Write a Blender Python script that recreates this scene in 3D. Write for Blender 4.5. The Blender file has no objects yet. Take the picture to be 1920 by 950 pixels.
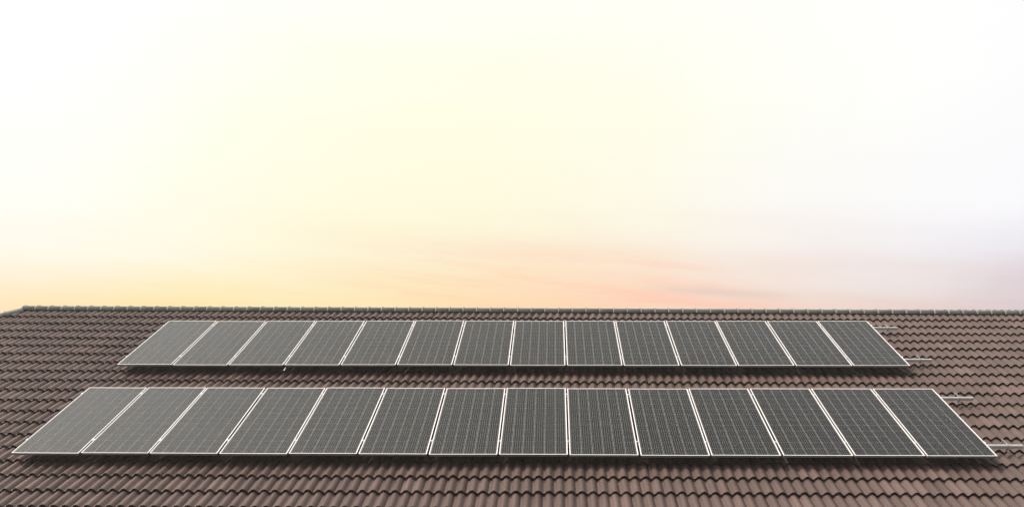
import bpy, bmesh, math, random
import numpy as np
from mathutils import Vector, Matrix
random.seed(7); rng = np.random.default_rng(7)
S = bpy.context.scene
C = S.collection
R = math.radians

# ------------------------------------------------------------------ frame of the front roof slope
# slope coordinates: u along the eaves (east), v up the slope, h off the slope (0 = top face of the modules)
PITCH = R(23.5)
Z0 = 4.2
ROOF = Matrix.Translation((0, 0, Z0)) @ Matrix.Rotation(PITCH, 4, 'X')
def P(u, v, h): return ROOF @ Vector((u, v, h))

# ------------------------------------------------------------------ camera
yaw, pit, roll = 0.0217, -0.3224, -0.0087
cam_pos = Vector((0.8085, -9.4245, 6.1751))
fw = Vector((-math.sin(yaw)*math.cos(pit), math.cos(yaw)*math.cos(pit), math.sin(pit)))
rt = Vector((math.cos(yaw), math.sin(yaw), 0)); up = rt.cross(fw)
r2 = math.cos(roll)*rt + math.sin(roll)*up
u2 = -math.sin(roll)*rt + math.cos(roll)*up
F, CX, CY = 1428.2, 1009.62, 475.0
cd = bpy.data.cameras.new('camera'); cam = bpy.data.objects.new('camera', cd); C.objects.link(cam)
M = Matrix((r2, u2, -fw)).transposed().to_4x4(); M.translation = cam_pos
cam.matrix_world = ROOF @ M
cd.sensor_fit = 'HORIZONTAL'; cd.sensor_width = 36; cd.lens = F/1920*36
cd.shift_x = -(CX-960)/1920; cd.clip_end = 5000; cd.clip_start = .05
S.camera = cam
def proj(u, v, h):                       # slope point -> pixel of the 1920x950 photograph (only used to rank tiles by size in view)
    d = Vector((u, v, h)) - cam_pos; w = d.dot(fw)
    return CX + F*d.dot(r2)/w, CY - F*d.dot(u2)/w, w

# ------------------------------------------------------------------ view + light
S.view_settings.view_transform = 'Standard'; S.view_settings.look = 'None'
S.view_settings.exposure = 0; S.view_settings.gamma = 1
S.render.engine = 'CYCLES'
S.cycles.max_bounces = 6; S.cycles.diffuse_bounces = 3; S.cycles.glossy_bounces = 3
SUN = Vector((-.54, -.03, .84)).normalized()
sd = bpy.data.lights.new('sun', 'SUN'); sd.energy = 3.9; sd.angle = R(.6); sd.color = (1, .89, .76)
so = bpy.data.objects.new('sun', sd); C.objects.link(so)
so.rotation_euler = SUN.to_track_quat('Z', 'Y').to_euler(); so.location = (-20, 0, 40)

def lin(c):
    return tuple((x/255/12.92 if x <= 10 else ((x/255+.055)/1.055)**2.4) for x in c) + (1,)

class NT:
    def __init__(s, t): s.t = t; s.n = t.nodes; s.l = t.links
    def new(s, typ, **kw):
        n = s.n.new(typ)
        for k, v in kw.items(): setattr(n, k, v)
        return n
    def put(s, sock, v):
        if isinstance(v, bpy.types.NodeSocket): s.l.new(v, sock)
        elif v is not None: sock.default_value = v
    def math(s, op, a, b=None, c=None, clamp=False):
        n = s.new('ShaderNodeMath', operation=op, use_clamp=clamp)
        s.put(n.inputs[0], a); s.put(n.inputs[1], b); s.put(n.inputs[2], c); return n.outputs[0]
    def mix(s, f, a, b, bt='MIX'):
        n = s.new('ShaderNodeMix', data_type='RGBA', blend_type=bt); n.clamp_factor = True
        s.put(n.inputs[0], f); s.put(n.inputs[6], a); s.put(n.inputs[7], b); return n.outputs[2]
    def maprange(s, v, a, b, c=0., d=1., smooth=False):
        n = s.new('ShaderNodeMapRange', interpolation_type='SMOOTHSTEP' if smooth else 'LINEAR')
        for i, x in enumerate((v, a, b, c, d)): s.put(n.inputs[i], x)
        return n.outputs[0]
    def noise(s, vec, scale, detail=3, rough=.5, dim='3D'):
        n = s.new('ShaderNodeTexNoise', noise_dimensions=dim); s.put(n.inputs['Vector'], vec)
        n.inputs['Scale'].default_value = scale; n.inputs['Detail'].default_value = detail
        n.inputs['Roughness'].default_value = rough; return n.outputs[0]
    def comb(s, x, y, z):
        n = s.new('ShaderNodeCombineXYZ'); s.put(n.inputs[0], x); s.put(n.inputs[1], y); s.put(n.inputs[2], z); return n.outputs[0]
    def sep(s, v):
        n = s.new('ShaderNodeSeparateXYZ'); s.put(n.inputs[0], v); return n.outputs
    def ramp(s, f, stops):
        n = s.new('ShaderNodeValToRGB'); n.color_ramp.interpolation = 'B_SPLINE'; s.put(n.inputs[0], f)
        e = n.color_ramp.elements
        while len(e) > 1: e.remove(e[0])
        e[0].position = stops[0][0]; e[0].color = stops[0][1]
        for p, c in stops[1:]:
            x = e.new(p); x.color = c
        return n.outputs[0]

# sky: pale veiled evening sky, peach and rose low down, lilac to the right, brightest around the sun
W = bpy.data.worlds.new('World'); S.world = W; W.use_nodes = True
t = NT(W.node_tree); t.n.clear()
gen = t.new('ShaderNodeTexCoord').outputs['Generated']
nrm = t.new('ShaderNodeVectorMath', operation='NORMALIZE'); t.l.new(gen, nrm.inputs[0]); D = nrm.outputs[0]
dx, dy, dz = t.sep(D)
az = t.math('MULTIPLY', t.math('ARCTAN2', dx, dy), 180/math.pi)
el = t.math('MULTIPLY', t.math('ARCSINE', dz), 180/math.pi)
streak = t.noise(t.comb(t.math('MULTIPLY', az, .045), t.math('MULTIPLY', t.math('ADD', el, t.math('MULTIPLY', az, .055)), .34), 1.7), 1.0, 5, .55)
soft = t.noise(t.comb(t.math('MULTIPLY', az, .03), t.math('MULTIPLY', el, .10), 5.2), 1.0, 2, .5)
elp = t.math('ADD', el, t.math('ADD', t.math('MULTIPLY', t.math('SUBTRACT', streak, .34), 5.0), t.math('MULTIPLY', t.math('SUBTRACT', soft, .5), 4.0)))
elp = t.math('MAXIMUM', elp, 0)
fac = t.math('DIVIDE', t.math('ADD', az, 180), 360)
def row(cols, side_l, side_r, back):
    xs = [-34, -25, -15, -2, 8, 13, 19, 26, 33]
    st = [(0, lin(back)), (.2, lin(side_l)), ((-50+180)/360, lin(side_l))]
    st += [((x+180)/360, lin(c)) for x, c in zip(xs, cols)]
    st += [((55+180)/360, lin(side_r)), (.8, lin(side_r)), (1, lin(back))]
    return t.ramp(fac, st)
bk = (58, 66, 84)
r1 = row([(255,218,160),(255,224,156),(255,222,166),(255,216,174),(254,204,182),(251,204,184),(244,204,184),(228,202,196),(210,194,202)], (253,222,185), (196,184,204), bk)
r2_ = row([(254,232,190),(254,238,188),(254,232,184),(254,226,192),(253,220,198),(246,220,204),(240,222,212),(236,224,222),(224,214,222)], (254,236,210), (206,198,216), bk)
r3 = row([(255,250,238),(255,248,222),(254,244,212),(253,236,208),(251,236,218),(248,238,228),(245,236,232),(243,240,243),(236,233,241)], (255,250,240), (226,224,236), bk)
r4 = row([(255,254,248),(255,253,230),(255,250,222),(254,249,222),(253,249,232),(252,249,240),(251,249,246),(252,251,252),(250,249,252)], (255,253,246), (240,240,248), bk)
r5 = row([(255,255,252),(255,255,238),(255,254,229),(255,254,229),(255,254,236),(255,255,242),(255,255,248),(255,255,253),(254,254,255)], (255,254,250), (248,248,252), bk)
r6 = row([(255,255,254),(255,255,248),(255,254,244),(255,254,245),(255,255,248),(255,255,250),(255,255,252),(255,255,254),(255,255,255)], (250,250,250), (246,248,252), (72,82,102))
col = r1
for a, b, r in ((.3, 2.6, r2_), (2.6, 5.4, r3), (5.4, 9, r4), (9, 16, r5), (16, 24, r6)):
    col = t.mix(t.maprange(elp, a, b), col, r)
# grey-lilac wisp low right of centre
wl = t.math('SUBTRACT', t.math('ADD', el, t.math('MULTIPLY', az, .075)), t.math('ADD', 3.05, t.math('MULTIPLY', t.math('SUBTRACT', soft, .5), .8)))
wisp = t.math('EXPONENT', t.math('MULTIPLY', t.math('POWER', t.math('DIVIDE', wl, .33), 2), -1))
cl = t.math('MULTIPLY', wisp, t.math('MULTIPLY', t.maprange(az, 5, 11, 0, 1, True), t.maprange(az, 19, 14, 0, 1, True)))
col = t.mix(t.math('MULTIPLY', cl, .42), col, lin((216, 196, 188)))
# fine pink streaks that rise gently to the left
fs = t.noise(t.comb(t.math('MULTIPLY', az, .06), t.math('MULTIPLY', t.math('ADD', el, t.math('MULTIPLY', az, .10)), .75), 8.3), 1.0, 4, .6)
pk = t.math('MULTIPLY', t.maprange(fs, .45, .68, 0, 1, True), t.math('MULTIPLY', t.maprange(el, 7, 2.5, 0, 1, True), t.math('MULTIPLY', t.maprange(az, -22, -4, 0, 1, True), t.maprange(az, 26, 10, 0, 1, True))))
col = t.mix(t.math('MULTIPLY', pk, .42), col, lin((255, 196, 172)))
# clear sky showing through the veil higher up
sky = t.new('ShaderNodeTexSky', sky_type='NISHITA'); sky.sun_disc = False
sky.sun_elevation = math.asin(SUN.z); sky.sun_rotation = math.atan2(SUN.x, SUN.y)
skc = t.new('ShaderNodeVectorMath', operation='SCALE'); t.l.new(sky.outputs[0], skc.inputs[0]); skc.inputs['Scale'].default_value = .10
high = t.maprange(el, 28, 75, 0, .45, True)
col = t.mix(high, col, skc.outputs[0])
dt = t.new('ShaderNodeVectorMath', operation='DOT_PRODUCT'); t.l.new(D, dt.inputs[0]); dt.inputs[1].default_value = SUN
ang = t.math('MULTIPLY', t.math('ARCCOSINE', dt.outputs['Value']), 180/math.pi)
g = t.math('DIVIDE', ang, 28.0); glow = t.math('MULTIPLY', t.math('EXPONENT', t.math('MULTIPLY', t.math('MULTIPLY', g, g), -1)), 6.0)
gl = t.new('ShaderNodeVectorMath', operation='SCALE'); gl.inputs[0].default_value = (1, .95, .86); t.l.new(glow, gl.inputs['Scale'])
ad = t.new('ShaderNodeVectorMath', operation='ADD'); t.l.new(col, ad.inputs[0]); t.l.new(gl.outputs[0], ad.inputs[1])
bg = t.new('ShaderNodeBackground'); t.l.new(ad.outputs[0], bg.inputs[0]); bg.inputs[1].default_value = 1.0
wo = t.new('ShaderNodeOutputWorld'); t.l.new(bg.outputs[0], wo.inputs[0])

# ------------------------------------------------------------------ materials
def mat(name):
    m = bpy.data.materials.new(name); m.use_nodes = True
    t = NT(m.node_tree); b = t.n['Principled BSDF']; return m, t, b
def simple(name, c, rough=.6, metal=0., var=.12, scale=6., bump=0.):
    m, t, b = mat(name)
    co = t.new('ShaderNodeTexCoord').outputs['Object']
    n = t.noise(co, scale, 4, .6)
    k = t.maprange(n, .3, .7, 1-var, 1+var)
    t.put(b.inputs['Base Color'], t.mix(1., (*c, 1), t.comb(k, k, k), 'MULTIPLY'))
    t.put(b.inputs['Roughness'], t.maprange(n, .3, .7, rough*.85, min(1, rough*1.15)))
    b.inputs['Metallic'].default_value = metal
    if bump:
        bp = t.new('ShaderNodeBump'); bp.inputs['Distance'].default_value = bump; t.l.new(n, bp.inputs['Height']); t.l.new(bp.outputs[0], b.inputs['Normal'])
    return m
def tile_material(name, ca, cb, rough):
    m, t, b = mat(name)
    uv = t.new('ShaderNodeUVMap'); uv.uv_map = 'UVMap'; ux, uy, _ = t.sep(uv.outputs[0])
    tint = t.new('ShaderNodeAttribute', attribute_name='tint').outputs['Fac']
    # brushed streaks that run down the tile, mineral speckle, a faint weathering bloom
    st = t.noise(t.comb(t.math('MULTIPLY', ux, 90), t.math('MULTIPLY', uy, 2.2), tint), 1.0, 3, .6)
    sp = t.noise(t.comb(ux, uy, 3.), 220, 2, .6)
    we = t.noise(t.comb(ux, uy, 9.), 3.2, 4, .6)
    c = t.mix(t.maprange(tint, 0, 1, 0, 1), (*ca, 1), (*cb, 1))
    k = t.math('MULTIPLY', t.maprange(st, .25, .75, .80, 1.16), t.math('MULTIPLY', t.maprange(sp, .3, .7, .88, 1.12), t.maprange(we, .3, .7, .84, 1.16)))
    k = t.math('MULTIPLY', k, t.maprange(t.math('FRACT', t.math('MULTIPLY', tint, 7.31)), 0, 1, .90, 1.10))
    col = t.mix(1., c, t.comb(k, k, k), 'MULTIPLY')
    li = t.maprange(t.noise(t.comb(ux, uy, 21.), 26, 3, .55), .66, .74, 0, .35)
    col = t.mix(li, col, (.22, .205, .17, 1))
    t.put(b.inputs['Base Color'], col)
    t.put(b.inputs['Roughness'], t.maprange(sp, .3, .7, rough-.07, rough+.07))
    b.inputs['Specular IOR Level'].default_value = .32
    h = t.math('ADD', t.math('MULTIPLY', st, .7), t.math('MULTIPLY', sp, .3))
    bp = t.new('ShaderNodeBump'); bp.inputs['Distance'].default_value = .0025; bp.inputs['Strength'].default_value = .7
    t.l.new(h, bp.inputs['Height']); t.l.new(bp.outputs[0], b.inputs['Normal'])
    return m
M_tile = tile_material('brown_concrete_tile', (.063, .039, .034), (.076, .049, .043), .60)
M_cap = tile_material('grey_ridge_tile', (.150, .156, .142), (.175, .180, .165), .55)
M_deck = simple('dark_underlay', (.02, .018, .017), .9)
M_bed = simple('grey_mortar', (.12, .11, .10), .9, 0, .15, 30)
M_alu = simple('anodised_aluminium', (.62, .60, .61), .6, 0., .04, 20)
M_side = simple('shaded_frame_side', (.15, .145, .15), .5, 0., .06, 12)  # frame aluminium with the shade of gaps and front face painted into its colour
M_rail = simple('mill_aluminium', (.62, .63, .64), .38, .8, .08, 14)
M_steel = simple('zinc_bracket', (.42, .42, .42), .45, .8, .12, 30)
M_back = simple('white_backsheet', (.33, .33, .33), .3, 0, .03, 8)
M_wall = simple('cream_render', (.62, .57, .48), .85, 0, .08, 3, .004)
M_fascia = simple('white_timber', (.70, .68, .64), .55, 0, .06, 5)
M_pane = simple('window_glass', (.03, .035, .04), .06, 0, .02, 2)
M_door = simple('brown_timber', (.16, .09, .05), .5, 0, .15, 9)

CW, CH = .1545, .1585      # one solar cell, metres
def cell_material():
    m, t, b = mat('solar_cell')
    co = t.new('ShaderNodeUVMap'); co.uv_map = 'UVMap'; x, y, _ = t.sep(co.outputs[0])   # metres on the cell
    tint = t.new('ShaderNodeObjectInfo').outputs['Random']
    fx = t.math('FRACT', t.math('MULTIPLY', x, 5/CW))
    bar = t.math('LESS_THAN', t.math('ABSOLUTE', t.math('SUBTRACT', fx, .5)), .017)
    k = t.maprange(tint, 0, 1, .82, 1.22)
    si = t.mix(1., (.0035, .0045, .0045, 1), t.comb(k, k, k), 'MULTIPLY')
    n = t.noise(t.comb(x, y, tint), 14, 3, .6)
    si = t.mix(t.maprange(n, .35, .75, 0, .25), si, (.014, .013, .013, 1))
    c = si
    c = t.mix(bar, c, (.44, .435, .43, 1))
    t.put(b.inputs['Base Color'], c)
    t.put(b.inputs['Roughness'], t.mix(bar, (.22, .22, .22, 1), (.4, .4, .4, 1)))
    b.inputs['IOR'].default_value = 1.285
    return m
M_cell = cell_material()
def ground_material():
    m, t, b = mat('grass_ground')
    co = t.new('ShaderNodeTexCoord').outputs['Object']
    a = t.noise(co, .08, 5, .6); c = t.noise(co, 9, 4, .7)
    col = t.mix(t.maprange(a, .35, .65), (.05, .075, .025, 1), (.11, .10, .05, 1))
    k = t.maprange(c, .3, .7, .6, 1.4)
    t.put(b.inputs['Base Color'], t.mix(1., col, t.comb(k, k, k), 'MULTIPLY')); b.inputs['Roughness'].default_value = .95
    return m
M_ground = ground_material()

# ------------------------------------------------------------------ helpers
def link(name, me, m=None, parent=None):
    o = bpy.data.objects.new(name, me); C.objects.link(o)
    if m is not None and me is not None and not me.materials: me.materials.append(m)
    if parent: o.parent = parent
    return o
def empty(name, label, cat, mw, group=None):
    o = bpy.data.objects.new(name, None); C.objects.link(o); o.matrix_world = mw; o.empty_display_size = .2
    o['label'] = label; o['category'] = cat
    if group: o['group'] = group
    return o
def mesh(name, V, Fc, smooth=False):
    me = bpy.data.meshes.new(name); me.from_pydata([tuple(v) for v in V], [], Fc); me.update()
    if smooth: me.shade_smooth()
    return me
def bm_mesh(name, bm, smooth=False):
    me = bpy.data.meshes.new(name); bm.normal_update(); bm.to_mesh(me); bm.free()
    if smooth: me.shade_smooth()
    return me
def box(bm, x0, x1, y0, y1, z0, z1, bev=0.):
    vs = [bm.verts.new(c) for c in ((x0,y0,z0),(x1,y0,z0),(x1,y1,z0),(x0,y1,z0),(x0,y0,z1),(x1,y0,z1),(x1,y1,z1),(x0,y1,z1))]
    fs = [bm.faces.new([vs[i] for i in q]) for q in ((3,2,1,0),(4,5,6,7),(0,1,5,4),(1,2,6,5),(2,3,7,6),(3,0,4,7))]
    if bev: bmesh.ops.bevel(bm, geom=list({e for f in fs for e in f.edges}), offset=bev, segments=1, affect='EDGES')
def boxes(name, bs, bev=0.):
    bm = bmesh.new()
    for b in bs: box(bm, *b, bev=bev)
    return bm_mesh(name, bm)

# ------------------------------------------------------------------ tiles
WAVE, TW, TL, GAUGE, DROP = .15, .30, .41, .348, .041
PROF = [(0, .002), (.026, 0), (.034, .009), (.050, .029), (.070, .043), (.090, .047), (.110, .041), (.130, .023), (.150, .002)]
def tile_arrays():
    xs, zs = [], []
    for w in range(2):
        for i, (x, z) in enumerate(PROF):
            if w and i == 0: continue
            xs.append(x + w*WAVE); zs.append(z)
    xs[0] = .0012; xs[-1] = TW-.0012
    zs[-1] = .001
    n = len(xs); V = []; UV = []
    top = []
    for yy in (0, TL):
        for x, z in zip(xs, zs): V.append((x, yy, z - DROP*yy/GAUGE)); UV.append((x, yy))
    th = .009
    for x, z in zip(xs, zs): V.append((x, 0, z)); UV.append((x, 0))
    for x, z in zip(xs, zs): V.append((x, .003, z-th)); UV.append((x, -th))
    for x, z in zip(xs, zs): V.append((x, .07, z-th-DROP*.07/GAUGE)); UV.append((x, .07))
    Fc = []
    for i in range(n-1):
        Fc.append((i, i+1, n+i+1, n+i))
        Fc.append((3*n+i, 3*n+i+1, 2*n+i+1, 2*n+i))
        Fc.append((4*n+i, 4*n+i+1, 3*n+i+1, 3*n+i))
    return np.array(V), np.array(UV), np.array(Fc)
TV, TUV, TF = tile_arrays()
def tiles_mesh(name, places, V0=TV, UV0=TUV, F0=TF):
    """places: list of (4x4 numpy matrix, tint). One joined mesh with UVs and a per-face tint."""
    nv, nf, N = len(V0), len(F0), len(places)
    A = np.array([p[0] for p in places]); tint = np.array([p[1] for p in places])
    V = (np.einsum('nij,vj->nvi', A[:, :3, :3], V0) + A[:, None, :3, 3]).reshape(-1, 3)
    Fc = (F0[None] + (np.arange(N)*nv)[:, None, None]).reshape(-1, 4)
    me = bpy.data.meshes.new(name)
    me.vertices.add(N*nv); me.vertices.foreach_set('co', V.ravel())
    me.loops.add(Fc.size); me.loops.foreach_set('vertex_index', Fc.ravel().astype(np.int32))
    me.polygons.add(len(Fc)); me.polygons.foreach_set('loop_start', np.arange(0, Fc.size, 4, dtype=np.int32))
    me.update(calc_edges=True); me.validate()
    uvl = me.uv_layers.new(name='UVMap')
    off = np.stack([tint*37.3, tint*91.7], -1)
    UV = (UV0[None] + off[:, None]).reshape(-1, 2)
    uvl.data.foreach_set('uv', UV[Fc.ravel()].astype(np.float32).ravel())
    at = me.attributes.new('tint', 'FLOAT', 'FACE'); at.data.foreach_set('value', np.repeat(tint, nf).astype(np.float32))
    me.shade_smooth()
    return me

# slope rows: row k has its tails on the line v = VB + (18-k)*(G0 - G1*u)   (the courses fan very slightly, as laid)
VB, G0, G1 = -.986, .3498, .00055
H_SHELF = -.150-.046        # level of the flat shelf at the tail
U_L, U_R = -10.72, 14.0     # the two ends of the ridge
def v_ridge(u): return 5.715 - .0122*u
K_EAVE = 21
def row_v(k, u): return VB + (18-k)*(G0 - G1*u)
V_EAVE = row_v(K_EAVE, 0)
deck_h = -.245
# the hip lines in plan run at 45 degrees from the ridge ends
def W2(u, v, h): p = P(u, v, h); return (p.x, p.y, p.z)
RL = P(U_L, v_ridge(U_L), deck_h); RR = P(U_R, v_ridge(U_R), deck_h)
E0 = P(0, V_EAVE, deck_h)
dL = RL.y - E0.y; dR = RR.y - E0.y
CLF = Vector((U_L-dL, E0.y, E0.z)); CRF = Vector((U_R+dR, E0.y, E0.z))
yb = RR.y + dR
CLB = Vector((U_L-dL, RL.y+dL, E0.z)); CRB = Vector((U_R+dR, yb, E0.z))

def frame_mat(origin, xax, yax):
    x = xax.normalized(); y = (yax - yax.dot(x)*x).normalized(); z = x.cross(y)
    m = Matrix((x, y, z)).transposed().to_4x4(); m.translation = origin; return m

# house root + roof deck
house = empty('house', 'house with a brown wavy-tiled hip roof that carries both rows of solar panels', 'house', Matrix.Translation((0, 5, 0)))
Hinv = house.matrix_world.inverted()
def HL(v): return Hinv @ Vector(v)
deckv = [CLF, CRF, RR, RL, CRB, CLB]
und = Vector((0, 0, -.12))
me = mesh('roof', [HL(v) for v in deckv] + [HL(v+und) for v in deckv],
          [(0,1,2,3), (1,4,2), (4,5,3,2), (5,0,3), (9,8,7,6), (8,10,7), (8,9,11,10), (9,6,11), (0,6,7,1), (1,7,10,4), (4,10,11,5), (5,11,6,0)])
roof = link('roof', me, M_deck, house)
RM = (Hinv @ ROOF)

# --- choose the individually built tiles: the 300 that show largest
def in_panels(u, v, m=0.):
    for v0 in (0, 2.8015):
        if -7.1+m < u < 7.1-m and v0+m-.02 < v < v0+1.956-m: return True
    return False
def hidden(u, v):                 # is this piece of tile behind a module, seen from the camera?
    p = Vector((u, v, -.17)); t_ = (0 - p.z)/(cam_pos.z - p.z); q = p.lerp(cam_pos, t_)
    return in_panels(q.x, q.y)
cand = []; allp = []
N_L, N_R = -62, 74
x0 = .136 - .090                  # phase so that a crest stands at u = .136
for k in range(-2, K_EAVE+1):
    for i in range(N_L, N_R):
        u = x0 + i*TW + (WAVE if k % 2 else 0)
        uc = u + TW/2; v = row_v(k, uc)
        # keep what lies on the front slope (the joined mesh is cut along the hips later)
        if v > v_ridge(uc) - .10: continue
        e = (v - v_ridge(uc)) * math.cos(PITCH)
        if uc < U_L + e*1.0 - .45 or uc > U_R - e + .45: continue
        inside = U_L + e + .45 < uc < U_R - e - .45
        px, py, w = proj(uc, v+.17, -.17)
        pb = proj(uc, v, -.17)
        vis = sum(0 if hidden(uc+a, v+b) else 1 for a in (-.1, .1) for b in (.04, .15, .28))/6
        rec = (k, u, v, rng.random())
        if inside and -12 < px < 1932 and (pb[1] < 950 or py < 950) and vis > .3:
            cand.append((vis/(w**3), rec))
        allp.append(rec)
cand.sort(key=lambda c: -c[0])
chosen = {(r[0], r[1]) for _, r in cand[:300]}
def tile_matrix(rec, jig=1.):
    k, u, v, tn = rec
    rr = np.random.default_rng(int(tn*1e9))
    rz = -G1*(18-k) + rr.normal(0, .0032)*jig
    m = Matrix.Translation((u + rr.normal(0, .0012), v + rr.normal(0, .0028)*jig, H_SHELF + rr.normal(0, .0011))) @ Matrix.Rotation(rz, 4, 'Z') @ Matrix.Rotation(rr.normal(0, .004)*jig, 4, 'X') @ Matrix.Rotation(rr.normal(0, .0025)*jig, 4, 'Y')
    return RM @ m
# 12 tile meshes shared by the individual tiles
variants = [tiles_mesh('tile', [(np.eye(4), (i+.5)/12 + rng.uniform(-.03, .03))]) for i in range(12)]
for v_ in variants: v_.materials.append(M_tile)
for rec in allp:
    if (rec[0], rec[1]) in chosen:
        o = bpy.data.objects.new('tile', variants[int(rec[3]*12)]); C.objects.link(o); o.parent = roof
        o.matrix_local = tile_matrix(rec)
rest = [(np.array(tile_matrix(r)), r[3]) for r in allp if (r[0], r[1]) not in chosen]
fm = tiles_mesh('tile_courses', rest)
bm = bmesh.new(); bm.from_mesh(fm)
for apex, corner, s in ((RL, CLF, 1), (RR, CRF, -1)):   # cut the courses along the two hips
    d = corner - apex; n = Vector((d.y, -d.x, 0)).normalized()
    if n.x*s > 0: n = -n
    bmesh.ops.bisect_plane(bm, geom=bm.verts[:]+bm.edges[:]+bm.faces[:], plane_co=HL(apex), plane_no=n, clear_outer=True)
bm.to_mesh(fm); bm.free()
courses = link('tile_courses', fm, M_tile, roof); courses['kind'] = 'stuff'
# --- the three other slopes, same tiles, joined
def other_slope(name, a, b, c, d):
    """a, b = eave corners left to right seen from outside, c, d = ridge points over b and a"""
    xax = (b-a); mid = (c+d)/2; foot = a + xax.normalized()*((mid-a).dot(xax.normalized()))
    m = frame_mat(a, xax, mid-foot); inv = m.inverted()
    L_ = xax.length; top = (mid-foot).length
    pl = []
    for k in range(int(top/G0)+1):
        y = k*G0
        wl = (inv@d); wr = (inv@c)
        xa = y/top*wl.x - .4; xb = L_ - (L_-wr.x)*y/top + .4
        i = 0; x = (WAVE if k % 2 else 0) - TW
        while x < L_:
            if xa < x < xb: pl.append((np.array(Hinv @ m @ Matrix.Translation((x, y-.03, deck_h*0 + .053))), float(rng.random())))
            x += TW
    me = tiles_mesh(name, pl); bm = bmesh.new(); bm.from_mesh(me)
    cen = (a+b+mid)/3
    for p, q in ((a, d), (b, c)):
        e = q-p; n = Vector((e.y, -e.x, 0)).normalized()
        if n.dot(cen-p) > 0: n = -n
        bmesh.ops.bisect_plane(bm, geom=bm.verts[:]+bm.edges[:]+bm.faces[:], plane_co=HL(p), plane_no=n, clear_outer=True)
    e = (d-c) if (d-c).length > .01 else None
    if e:
        n = Vector((e.y, -e.x, 0)).normalized()
        if n.dot(cen-c) > 0: n = -n
        bmesh.ops.bisect_plane(bm, geom=bm.verts[:]+bm.edges[:]+bm.faces[:], plane_co=HL(c), plane_no=n, clear_outer=True)
    bm.to_mesh(me); bm.free()
    o = link(name, me, M_tile, roof); o['kind'] = 'stuff'
other_slope('side_tile_courses', CLB, CLF, RL, RL)
other_slope('side_tile_courses', CRF, CRB, RR, RR)
other_slope('rear_tile_courses', CRB, CLB, RL, RR)

# --- ridge and hip tiles: short arched caps, each with a raised collar at one end
def cap_mesh(tn, half=.112, rise=.080, length=.315):
    prof = []
    n = 8
    for i in range(n+1):
        a = math.pi*i/n
        prof.append((-half*math.cos(a), rise*math.sin(a)**.75 if 0 < i < n else 0))
    V, UV, Fc = [], [], []
    def ring(x, s, dz=0.):
        b = len(V)
        for y, z in prof:
            V.append((x, y*s, z*s + dz - .0)); UV.append((y, x))
        return b
    rings = [ring(-.008, .97), ring(-.008, 1.22), ring(.020, 1.22), ring(.030, 1.03), ring(length, .985), ring(length, .93)]
    for a, b in zip(rings, rings[1:]):
        for i in range(n): Fc.append((a+i+1, a+i, b+i, b+i+1))
    return tiles_mesh('ridge_tile', [(np.eye(4), tn)], np.array(V), np.array(UV), np.array(Fc))
caps = [cap_mesh((i+.5)/5) for i in range(5)]
for c_ in caps: c_.materials.append(M_cap); c_.shade_flat(); c_.shade_smooth()
def run_caps(name, A, B, pitch, lift, flip=False):
    d = (B-A); L_ = d.length; d.normalize()
    side = d.cross(Vector((0, 0, 1))).normalized(); upv = side.cross(d)
    n = int(L_/pitch)
    for i in range(n):
        p = A + d*(i*pitch) + upv*lift
        m = Matrix((d, -side, upv)).transposed().to_4x4(); m.translation = p
        r_ = Matrix.Rotation(rng.normal(0, .006), 4, 'Y') @ Matrix.Rotation(rng.normal(0, .008), 4, 'Z')
        o = bpy.data.objects.new(name, caps[rng.integers(5)]); C.objects.link(o); o.parent = roof
        o.matrix_local = Hinv @ m @ r_
ridge_dir = (RR-RL).normalized()
def bedding(name, A, B):
    d = (B-A).normalized(); side = d.cross(Vector((0, 0, 1))).normalized(); upv = side.cross(d)
    V = [HL(p + side*a + upv*b) for p in (A, B) for a, b in ((-.085, -.03), (.085, -.03), (.075, .035), (0, .060), (-.075, .035))]
    link(name, mesh(name, V, [(0,1,6,5),(1,2,7,6),(2,3,8,7),(3,4,9,8),(4,0,5,9),(4,3,2,1,0),(5,6,7,8,9)]), M_bed, roof)
bedding('ridge_bedding', RL, RR)
LIFT = .105
run_caps('ridge_tile', RL - ridge_dir*.10, RR + ridge_dir*.1, .293, LIFT-.068)
for a, b in ((CLF, RL), (CRF, RR), (CLB, RL), (CRB, RR)):
    if a is CLF: run_caps('hip_tile', a, b + (b-a).normalized()*.14, .293, .040)
    else: run_caps('hip_tile', a, b, .293, .055)

# --- body of the house below the roof (out of the photograph, but there for a camera that moves)
ov = .6
x0w, x1w, y0w, y1w = CLF.x+ov, CRF.x-ov, CLF.y+ov, CLB.y-ov; zt = E0.z-.13+.12*0
def wall_obj(bs): return link('wall', boxes('wall', [(b[0], b[1], b[2]-5, b[3]-5, b[4], b[5]) for b in bs]), M_wall, house)
th = .2; zs_, zw0, zw1 = 0., .9, 2.1
wins = [x0w+3+i*5.2 for i in range(7)]; door_i = 3
bs = []; px_ = x0w
for i, wx in enumerate(wins):
    ww = 1.0 if i == door_i else 1.6
    bs.append((px_, wx, y0w, y0w+th, 0, zt))
    if i != door_i: bs.append((wx, wx+ww, y0w, y0w+th, 0, zw0))
    bs.append((wx, wx+ww, y0w, y0w+th, zw1, zt)); px_ = wx+ww
bs.append((px_, x1w, y0w, y0w+th, 0, zt))
wall_obj(bs)
wall_obj([(x0w, x0w+th, y0w+th, y1w-th, 0, zt)]); wall_obj([(x1w-th, x1w, y0w+th, y1w-th, 0, zt)]); wall_obj([(x0w, x1w, y1w-th, y1w, 0, zt)])
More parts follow.
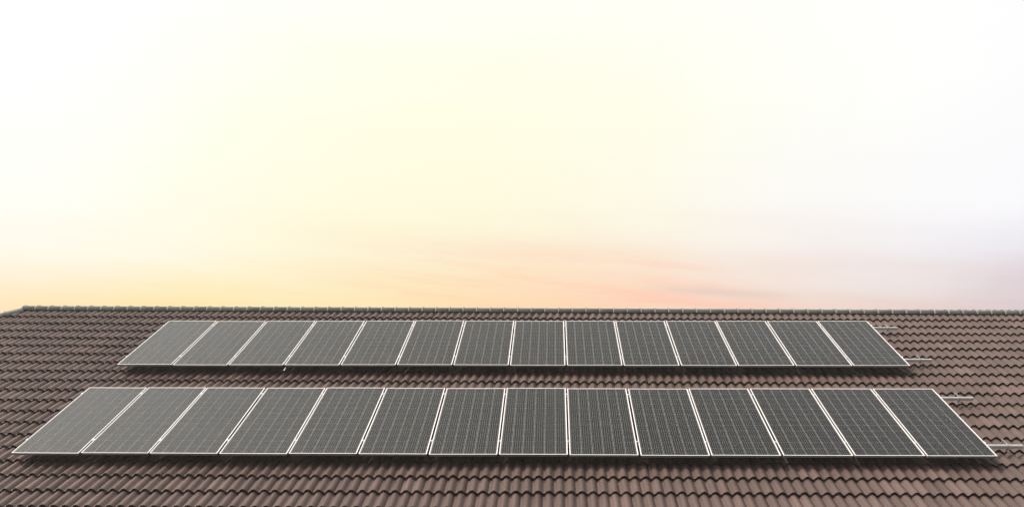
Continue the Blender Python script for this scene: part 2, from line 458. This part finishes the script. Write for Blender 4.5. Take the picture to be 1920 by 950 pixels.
for i, wx in enumerate(wins):
    if i == door_i:
        dr = link('door', boxes('door', [(wx, wx+1.0, y0w+.06-5, y0w+.11-5, 0, zw1)], .004), M_door, house)
        link('handle', boxes('handle', [(wx+.86, wx+.9, y0w+.01-5, y0w+.06-5, .95, 1.1)], .004), M_steel, dr)
    else:
        w_, fr = 1.6, .06
        f_ = link('window', boxes('window', [(wx, wx+fr, y0w+.05-5, y0w+.11-5, zw0, zw1), (wx+w_-fr, wx+w_, y0w+.05-5, y0w+.11-5, zw0, zw1),
             (wx+fr, wx+w_-fr, y0w+.05-5, y0w+.11-5, zw0, zw0+fr), (wx+fr, wx+w_-fr, y0w+.05-5, y0w+.11-5, zw1-fr, zw1),
             (wx+w_/2-.025, wx+w_/2+.025, y0w+.055-5, y0w+.105-5, zw0+fr, zw1-fr)]), M_fascia, house)
        link('pane', boxes('pane', [(wx+fr, wx+w_/2-.025, y0w+.075-5, y0w+.085-5, zw0+fr, zw1-fr), (wx+w_/2+.025, wx+w_-fr, y0w+.075-5, y0w+.085-5, zw0+fr, zw1-fr)]), M_pane, f_)
z1f = E0.z+.01; z0f = E0.z-.2
link('fascia', boxes('fascia', [(CLF.x-.03, CRF.x+.03, CLF.y-.03-5, CLF.y-.002-5, z0f, z1f), (CLF.x-.03, CRF.x+.03, CLB.y+.002-5, CLB.y+.03-5, z0f, z1f),
     (CLF.x-.03, CLF.x-.002, CLF.y-.002-5, CLB.y+.002-5, z0f, z1f), (CRF.x+.002, CRF.x+.03, CLF.y-.002-5, CLB.y+.002-5, z0f, z1f)]), M_fascia, house)

# ground
n = 24; V = []; Fc = []
for j in range(n+1):
    for i in range(n+1):
        x = (i/n-.5); y = (j/n-.5)
        V.append((x*abs(x)*2400, y*abs(y)*2400, 0))
for j in range(n):
    for i in range(n): Fc.append((j*(n+1)+i, j*(n+1)+i+1, (j+1)*(n+1)+i+1, (j+1)*(n+1)+i))
gr = link('ground', mesh('ground', V, Fc), M_ground); gr['kind'] = 'structure'

# ------------------------------------------------------------------ solar panels
PW, PL_, PP = .983, 1.956, 1.012
FT, LIP = .040, .0105
def frame_mesh():
    a, b = PW/2, PL_
    bm = bmesh.new()
    # lip bars (top) and outer walls as one hollow frame; long sides run through, short sides butt between them
    q = .0075                                   # wall set back, a shape added so the lip shades it
    for bx_ in ((-a, -a+LIP, 0, b, -.0030, 0), (a-LIP, a, 0, b, -.0030, 0), (-a+LIP, a-LIP, 0, LIP, -.0030, -.0003), (-a+LIP, a-LIP, b-LIP, b, -.0030, -.0003)):
        box(bm, *bx_)
    for bx_ in ((-a+q, -a+LIP, q, b-q, -FT, -.0031), (a-LIP, a-q, q, b-q, -FT, -.0031), (-a+LIP, a-LIP, q, LIP, -FT, -.0031), (-a+LIP, a-LIP, b-LIP, b-q, -FT, -.0031)):
        box(bm, *bx_)
    me = bm_mesh('frame', bm)
    me.materials.append(M_alu); me.materials.append(M_side)      # bright lip, side walls darkened to paint in their shade
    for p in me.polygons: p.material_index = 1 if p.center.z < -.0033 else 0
    return me
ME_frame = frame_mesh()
ME_back = boxes('backsheet', [(-PW/2+LIP, PW/2-LIP, LIP, PL_-LIP, -.009, -.0055)])
def cell_mesh(n=1, m=1, name='cell'):
    V, Fc, UV = [], [], []
    c = .0035
    for j in range(m):
        for i in range(n):
            ox, oy = cell_pos(i, j) if n > 1 else (0, 0)
            w, h = CW/2, CH/2; b = len(V)
            pts = [(-w+c,-h),(w-c,-h),(w,-h+c),(w,h-c),(w-c,h),(-w+c,h),(-w,h-c),(-w,-h+c)]
            for x, y in pts: V.append((ox+x, oy+y, 0)); UV.append((x+w, y+h))
            Fc.append(tuple(range(b, b+8)))
    me = mesh(name, V, Fc); l = me.uv_layers.new(name='UVMap')
    for p in me.polygons:
        for li in p.loop_indices: l.data[li].uv = UV[me.loops[li].vertex_index]
    return me
CPX, CPY = .1578, .1600
def cell_pos(i, j): return ((i-2.5)*CPX, PL_/2 + (j-5.5)*CPY)
ME_cell = cell_mesh(); ME_cell.materials.append(M_cell)
ORD = ['leftmost', 'second from the left', 'third from the left', 'fourth from the left', 'fifth from the left', 'sixth from the left', 'seventh from the left',
       'seventh from the right', 'sixth from the right', 'fifth from the right', 'fourth from the right', 'third from the right', 'second from the right', 'rightmost']
for rw, (v0, rn) in enumerate(((0., 'lower'), (2.8015, 'upper'))):
    for i in range(14):
        uc = (i-6.5)*PP + (.008 if rw else 0)
        jz = Matrix.Translation((rng.normal(0, .0012), rng.normal(0, .0035), rng.normal(0, .0016))) @ Matrix.Rotation(rng.normal(0, .0009), 4, 'Z') @ Matrix.Rotation(rng.normal(0, .0008), 4, 'X') @ Matrix.Rotation(rng.normal(0, .0012), 4, 'Y')
        lab = f"solar panel, {ORD[i]} in the {'nearer' if rw == 0 else 'farther'} row on the tiled roof"
        p = empty('solar_panel', lab, 'solar panel', ROOF @ Matrix.Translation((uc, v0, 0)) @ jz, f'solar panels in the {rn} row')
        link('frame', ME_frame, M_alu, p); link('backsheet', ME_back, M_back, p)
        for a in range(6):
            for b in range(12):
                o = bpy.data.objects.new('cell', ME_cell); C.objects.link(o); o.parent = p
                x, y = cell_pos(a, b); o.location = (x, y, -.0048)

# ------------------------------------------------------------------ mounting rails with clamps and roof hooks
def rail_mesh(L_):
    # extruded channel, open slot on top
    pr_ = [(-.020,-.050),(.020,-.050),(.020,0),(.006,0),(.006,-.010),(-.006,-.010),(-.006,0),(-.020,0)]
    V = [(0, y, z) for y, z in pr_] + [(L_, y, z) for y, z in pr_]; k = len(pr_)
    Fc = [(i, (i+1) % k, (i+1) % k + k, i+k) for i in range(k)] + [tuple(range(k))[::-1], tuple(range(k, 2*k))]
    me = mesh('rail', V, [f[::-1] for f in Fc]); return me
ME_mid = boxes('mid_clamp', [(-.018, .018, -.015, .015, .0005, .0040), (-.0065, .0065, -.018, .018, -.036, .0003), (-.006, .006, -.006, .006, .0040, .010)])
ME_end = boxes('end_clamp', [(-.003, .010, -.018, .018, .0005, .0035), (-.006, -.0035, -.018, .018, -.040, .0035)])
def hook_mesh():
    bm = bmesh.new()
    # foot plate on the tile below the rail, upright, and the flat arm that runs up the slope under the next course
    box(bm, -.020, .020, -.060, .010, -.082, -.076)
    box(bm, -.012, .012, -.006, .006, -.076, -.0505)
    box(bm, -.014, .014, -.0265, -.0205, -.052, -.026)
    box(bm, -.012, .012, -.0225, .022, .0005, .0060)
    box(bm, -.007, .007, .0225, .150, .001, .0085)
    box(bm, -.007, .007, .134, .150, -.062, .0005)
    return bm_mesh('roof_hook', bm)
ME_hook = hook_mesh()
rails = [(.345, 7.63, 'under the lower part of the nearer panel row, end cut off'),
         (1.745, 7.635, 'jutting right from the upper part of the nearer panel row'),
         (3.135, 7.61, 'jutting right from the lower part of the farther panel row'),
         (4.535, 7.60, 'topmost of the four, jutting right near the ridge')]
UL0 = -7.07
for (v, ue, lab) in rails:
    off = .008 if v > 2.5 else 0
    r_ = empty('mounting_rail', 'silver mounting rail ' + lab, 'rail', ROOF @ Matrix.Translation((UL0-.005+off, v, -FT-.001)), 'aluminium rails under the solar panels')
    link('channel', rail_mesh(ue-(UL0-.005+off)), M_rail, r_)
    for i in range(13):
        o = link('mid_clamp', ME_mid, M_rail, r_); o.location = ((i-6)*PP - UL0 + .005, 0, FT+.001)
    e = link('end_clamp', ME_end, M_alu, r_); e.location = (-7.0755-UL0+.005+off*0, 0, FT+.001)
    e = link('end_clamp', ME_end, M_alu, r_); e.location = (7.0755-UL0+.005, 0, FT+.001); e.rotation_euler = (0, 0, math.pi)
    for uh in [7.41, 6.2] + [6.2-1.2*j for j in range(1, 11)]:
        o = link('roof_hook', ME_hook, M_steel, r_); o.location = (uh-UL0+.005-off, 0, 0)
# small metal clip under the upper row
cb = bmesh.new(); box(cb, -.006, .006, 0, .05, 0, .003); box(cb, -.018, -.006, -.004, .012, 0, .003); box(cb, .006, .014, .038, .052, 0, .003)
ck = link('cable_clip', bm_mesh('cable_clip', cb), M_alu)
ck.matrix_world = ROOF @ Matrix.Translation((-4.02, 2.755, -.085)) @ Matrix.Rotation(R(35), 4, 'X')
ck['label'] = 'tiny bent metal clip in the shadow under a seam of the farther panel row'; ck['category'] = 'clip'

# ------------------------------------------------------------------ the thin evening haze over the place
HAZE = .0014
hz = link('haze', boxes('haze', [(-610, 610, -610, 610, -1.0, 6.55)]), None); hz['kind'] = 'stuff'
hm = bpy.data.materials.new('haze'); hm.use_nodes = True; hn = hm.node_tree; hn.nodes.clear()
pv = hn.nodes.new('ShaderNodeVolumePrincipled'); pv.inputs['Color'].default_value = (.97, .93, .88, 1); pv.inputs['Density'].default_value = HAZE
pv.inputs['Anisotropy'].default_value = .2
ho = hn.nodes.new('ShaderNodeOutputMaterial'); hn.links.new(pv.outputs[0], ho.inputs['Volume']); hz.data.materials.append(hm)
